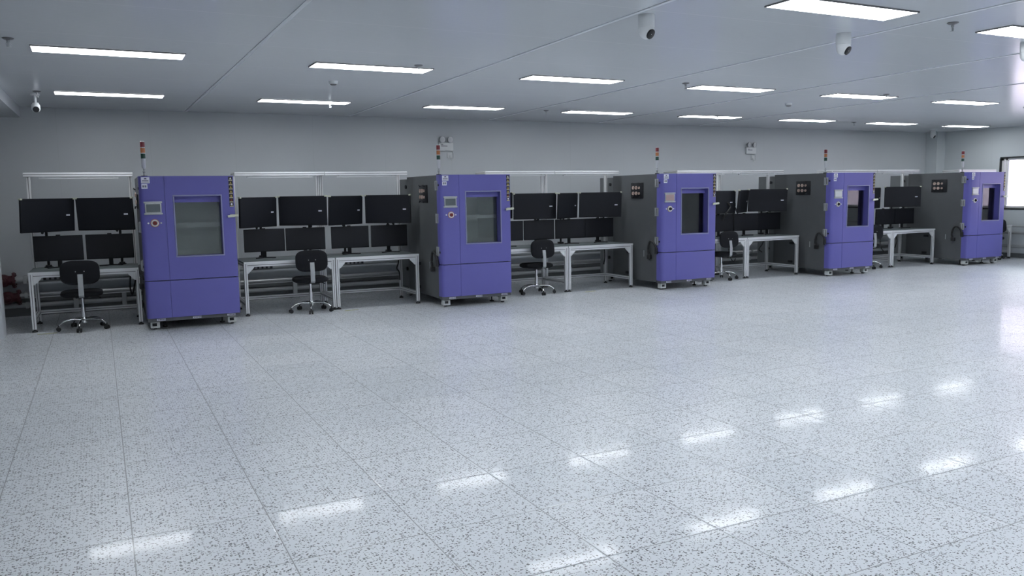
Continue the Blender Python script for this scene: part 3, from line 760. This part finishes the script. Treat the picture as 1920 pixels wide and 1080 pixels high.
for i, (z, rr, mt) in enumerate(((.672, .018, M['pipew']), (.535, .028, M['pipe']), (.25, .03, M['pipew']))):
    p = MB(); p.cyl((XR - .07, 2.0, z), (XR - .07, -9.0, z), rr, seg=16); o = p.build('wall_pipe', mt)
    for y in (1.0, -1.2, -3.4, -5.6): MB().box(XR - .075, XR, y - .015, y + .015, z - .012, z + .012).build('pipe_clip', M['pipew'], o)
    tag(o, ['thin pale pipe on the right wall, highest of three below the window', 'bright metal pipe on the right wall, middle of three below the window', 'pale pipe on the right wall, lowest of three below the window'][i], 'pipe', 'pipes on the right wall')

# emergency twin spot lamps on the back wall
def make_emergency():
    r = empty('emergency_light', (0, 0, 0))
    b = MB(); b.box(-.125, .125, -.055, 0, -.075, .055, bev=.008); b.build('battery_box', M['white'], r)
    t = MB(); t.box(-.095, -.055, -.0562, -.055, .018, .026); t.box(-.095, .02, -.0562, -.055, -.004, .006); t.build('lettering', M['ink'], r)
    for x in (-.075, .065):
        s = MB(); s.use(M['steel']); s.cyl((x, -.03, .05), (x, -.03, .075), .01, seg=10)
        s.lathe([(.02, .0), (.048, .035), (.055, .055), (.055, .06)], (x - .008, -.015, .11), (.25, -1, -.1), 20)
        l = s.build('spot_lamp', None, r)
        MB().lathe([(.048, .0605), (.03, .066), (.006, .068)], (x - .008, -.015, .11), (.25, -1, -.1), 20).build('lens', M['clear'], l)
    k = MB(); k.box(.03, .115, -.012, 0, -.19, -.10, bev=.003); k.build('socket', M['white'], r)
    c = MB(); c.tube(smooth_path([(.115, -.02, -.07), (.14, -.02, -.12), (.135, -.022, -.20), (.10, -.03, -.225), (.075, -.03, -.19), (.07, -.02, -.15)]), .005, 8); c.build('cord', M['white'], r)
    return r
e0 = make_emergency()
for i, (x, z) in enumerate(((3.335, 2.33), (9.97, 2.325))):
    e = e0 if i == 0 else copy_tree(e0); e.location = (x, wall_y(x) - .001, z)
    tag(e, ['white twin-spot emergency lamp on the back wall above the second chamber', 'white twin-spot emergency lamp on the back wall left of the fourth chamber signal tower'][i], 'emergency light', 'twin spot emergency lamps on the back wall')

# dome cameras
def make_cctv(drop):
    r = empty('security_camera', (0, 0, 0))
    b = MB(); b.lathe([(.056, 0), (.058, -.01), (.058, -.055 - drop), (.054, -.06 - drop)], (0, 0, 0)); b.build('mount', M['white'], r)
    d = MB(); z = -.085 - drop; d.sphere((0, 0, z), .054, 24); d.lathe([(.056, 0), (.056, .022)], (0, 0, z + .004)); d.build('turret', M['white'], r)
    q = Vector((.25, -.75, -.5)).normalized()
    MB().lathe([(.036, .040), (.036, .050), (.030, .0535)], (0, 0, z), q, 22).build('lens', M['black'], r)
    return r
cc0 = make_cctv(.03)
cams = [(1.765, -5.62, H, 'white dome camera near the top edge, left of the large cut-off ceiling panel'), (3.68, -5.62, H, 'white dome camera below the large cut-off ceiling panel'), (5.545, -5.93, H, 'white dome camera cut by the right edge of the picture'),
        (14.86, 2.05, 2.74, 'small dome camera high in the far right corner by the column')]
for i, (x, y, z, lab) in enumerate(cams):
    o = cc0 if i == 0 else copy_tree(cc0); o.location = (x, y, H)
    tag(o, lab, 'security camera', 'white dome cameras on the ceiling')
lc = empty('security_camera', (-2.42, .62, H))
m = MB(); m.cyl((0, 0, 0), (0, 0, -.012), .05, seg=20); m.cyl((0, 0, -.012), (0, 0, -.105), .014, seg=12); m.lathe([(.03, 0), (.046, -.03), (.046, -.055)], (0, 0, -.10)); m.build('mount', M['white'], lc)
MB().sphere((0, 0, -.165), .048, 24).build('turret', M['white'], lc)
MB().lathe([(.034, .036), (.034, .046), (.028, .049)], (0, 0, -.165), Vector((.1, -.9, -.35)).normalized(), 22).build('lens', M['black'], lc)
tag(lc, 'dome camera hanging on a short stem at the left end of the ceiling', 'security camera', 'white dome cameras on the ceiling')

# sprinklers and smoke detectors
def make_sprinkler():
    r = empty('sprinkler', (0, 0, 0))
    MB().lathe([(.04, 0), (.042, -.004), (.03, -.012), (.014, -.016)], (0, 0, 0)).build('escutcheon', M['groove'], r)
    b = MB(); b.cyl((0, 0, -.014), (0, 0, -.034), .011, seg=12)
    for s in (-1, 1): b.tube([(s * .009, 0, -.03), (s * .018, 0, -.045), (s * .006, 0, -.066)], .0028, 6)
    b.cyl((0, 0, -.064), (0, 0, -.067), .017, seg=16); b.cyl((0, 0, -.034), (0, 0, -.062), .003, seg=8); b.build('sprinkler_head', M['steel'], r)
    return r
s0 = make_sprinkler()
spr = [(-2.33, -3.12, 'ceiling sprinkler at the far left beside the second row of lights'), (1.03, -2.92, 'ceiling sprinkler in front of the right end of the second light of the second row'), (4.37, -2.70, 'ceiling sprinkler at the left end of the fourth light of the second row'), (7.70, -2.68, 'ceiling sprinkler at the right end of the fifth light of the second row'),
       (4.13, -6.25, 'large looking ceiling sprinkler between the two right dome cameras'), (-2.38, .33, 'ceiling sprinkler above the hanging dome camera at the left'), (4.29, .56, 'ceiling sprinkler left of the fourth light in the back row'), (7.52, .52, 'ceiling sprinkler at the fifth light of the back row'), (11.08, .86, 'ceiling sprinkler between the sixth and seventh lights of the back row'), (13.72, .93, 'ceiling sprinkler left of the last light of the back row'), (1.0, .50, 'ceiling sprinkler below the second light of the back row')]
for i, (x, y, lab) in enumerate(spr):
    o = s0 if i == 0 else copy_tree(s0); o.location = (x, y, H); o.rotation_euler = (0, 0, .3)
    tag(o, lab, 'sprinkler', 'sprinklers on the ceiling')
def make_detector():
    r = empty('smoke_detector', (0, 0, 0))
    MB().lathe([(.05, 0), (.05, -.02), (.042, -.032)], (0, 0, 0)).build('base', M['white'], r)
    MB().lathe([(.034, -.032), (.034, -.040), (.02, -.048)], (0, 0, 0)).build('sensor_chamber', M['groove'], r)
    return r
d0 = make_detector()
for i, (x, y, lab) in enumerate(((.54, -1.56, 'round smoke detector between the second lights of the two left rows'), (7.25, -1.37, 'round smoke detector between the two rows, right of the fourth light'))):
    o = d0 if i == 0 else copy_tree(d0); o.location = (x, y, H); tag(o, lab, 'smoke detector', 'smoke detectors on the ceiling')

# ------------------------------------------------------------------ small things on and under the benches
def strip(x, lab):
    b = MB(); b.use(M['black']); b.box(x, x + .26, .66, .72, .595, .640, bev=.005)
    b.use(M['groove']); [b.box(x + .03 + k * .055, x + .06 + k * .055, .657, .66, .604, .630) for k in range(4)]
    tag(b.build('power_strip', None), lab, 'power strip', 'power strips under the benches')
strip(-2.49, 'black power strip under the left end of the leftmost bench')
strip(-.08, 'black power strip under the bench right of the nearest chamber')
strip(1.16, 'black power strip under the bench left of the second chamber')
def cable(pts, lab, r=.010):
    tag(MB().tube(smooth_path(pts), r, 8).build('power_cable', M['rubber']), lab, 'cable', 'black cables hanging at the benches')
cable([(-1.50, 1.10, .70), (-1.53, 1.12, .60), (-1.55, 1.10, .42), (-1.53, 1.10, .32), (-1.50, 1.12, .42), (-1.47, 1.14, .55)], 'black cable loop hanging at the right end of the leftmost bench')
cable([(2.10, 1.18, .69), (2.09, 1.16, .55), (2.06, 1.16, .46), (2.10, 1.17, .40), (2.11, 1.18, .28)], 'black cable hanging by the rear upright left of the second chamber')
cable([(5.70, 1.18, .69), (5.70, 1.16, .45), (5.68, 1.16, .33)], 'black cable hanging by the rear upright left of the middle chamber')
cable([(8.30, 1.0, .65), (8.22, 1.0, .50), (8.24, 1.0, .36), (8.34, 1.02, .25), (8.42, 1.05, .30)], 'thin black cable loop behind the bench joint right of the middle chamber', .008)
cable([(9.20, 1.18, .69), (9.16, 1.16, .55), (9.05, 1.14, .44), (9.13, 1.15, .38)], 'black cable tangle by the rear upright left of the fourth chamber')
cable([(12.10, 1.0, .66), (12.06, 1.0, .50), (12.10, 1.0, .34), (12.20, 1.02, .26)], 'black cable loop at the bench joint left of the farthest chamber', .008)
cable([(12.72, 1.18, .69), (12.70, 1.16, .55), (12.74, 1.16, .45), (12.70, 1.17, .30)], 'black cable hanging by the rear upright left of the farthest chamber')
cable([(8.05, .86, 1.32), (8.10, .84, 1.24), (8.04, .83, 1.17), (8.00, .86, 1.10), (7.98, .90, 1.0)], 'thick black cable hanging from the monitors right of the middle chamber', .014)
for i, (x, y, rz) in enumerate(((1.14, .33, .2), (4.93, .36, .15), (-2.47, .33, .1))):
    t = MB().box(-.10, .10, -.02, .02, 0.0, .0008).build('floor_tape', M['tape'], None, (x, y, .0002)); t.rotation_euler = (0, 0, rz)
    tag(t, ['worn strip of yellow tape on the floor left of the second chamber', 'worn strip of yellow tape on the floor left of the middle chamber', 'worn strip of yellow tape by the front foot of the leftmost bench'][i], 'tape', 'remains of yellow floor tape')
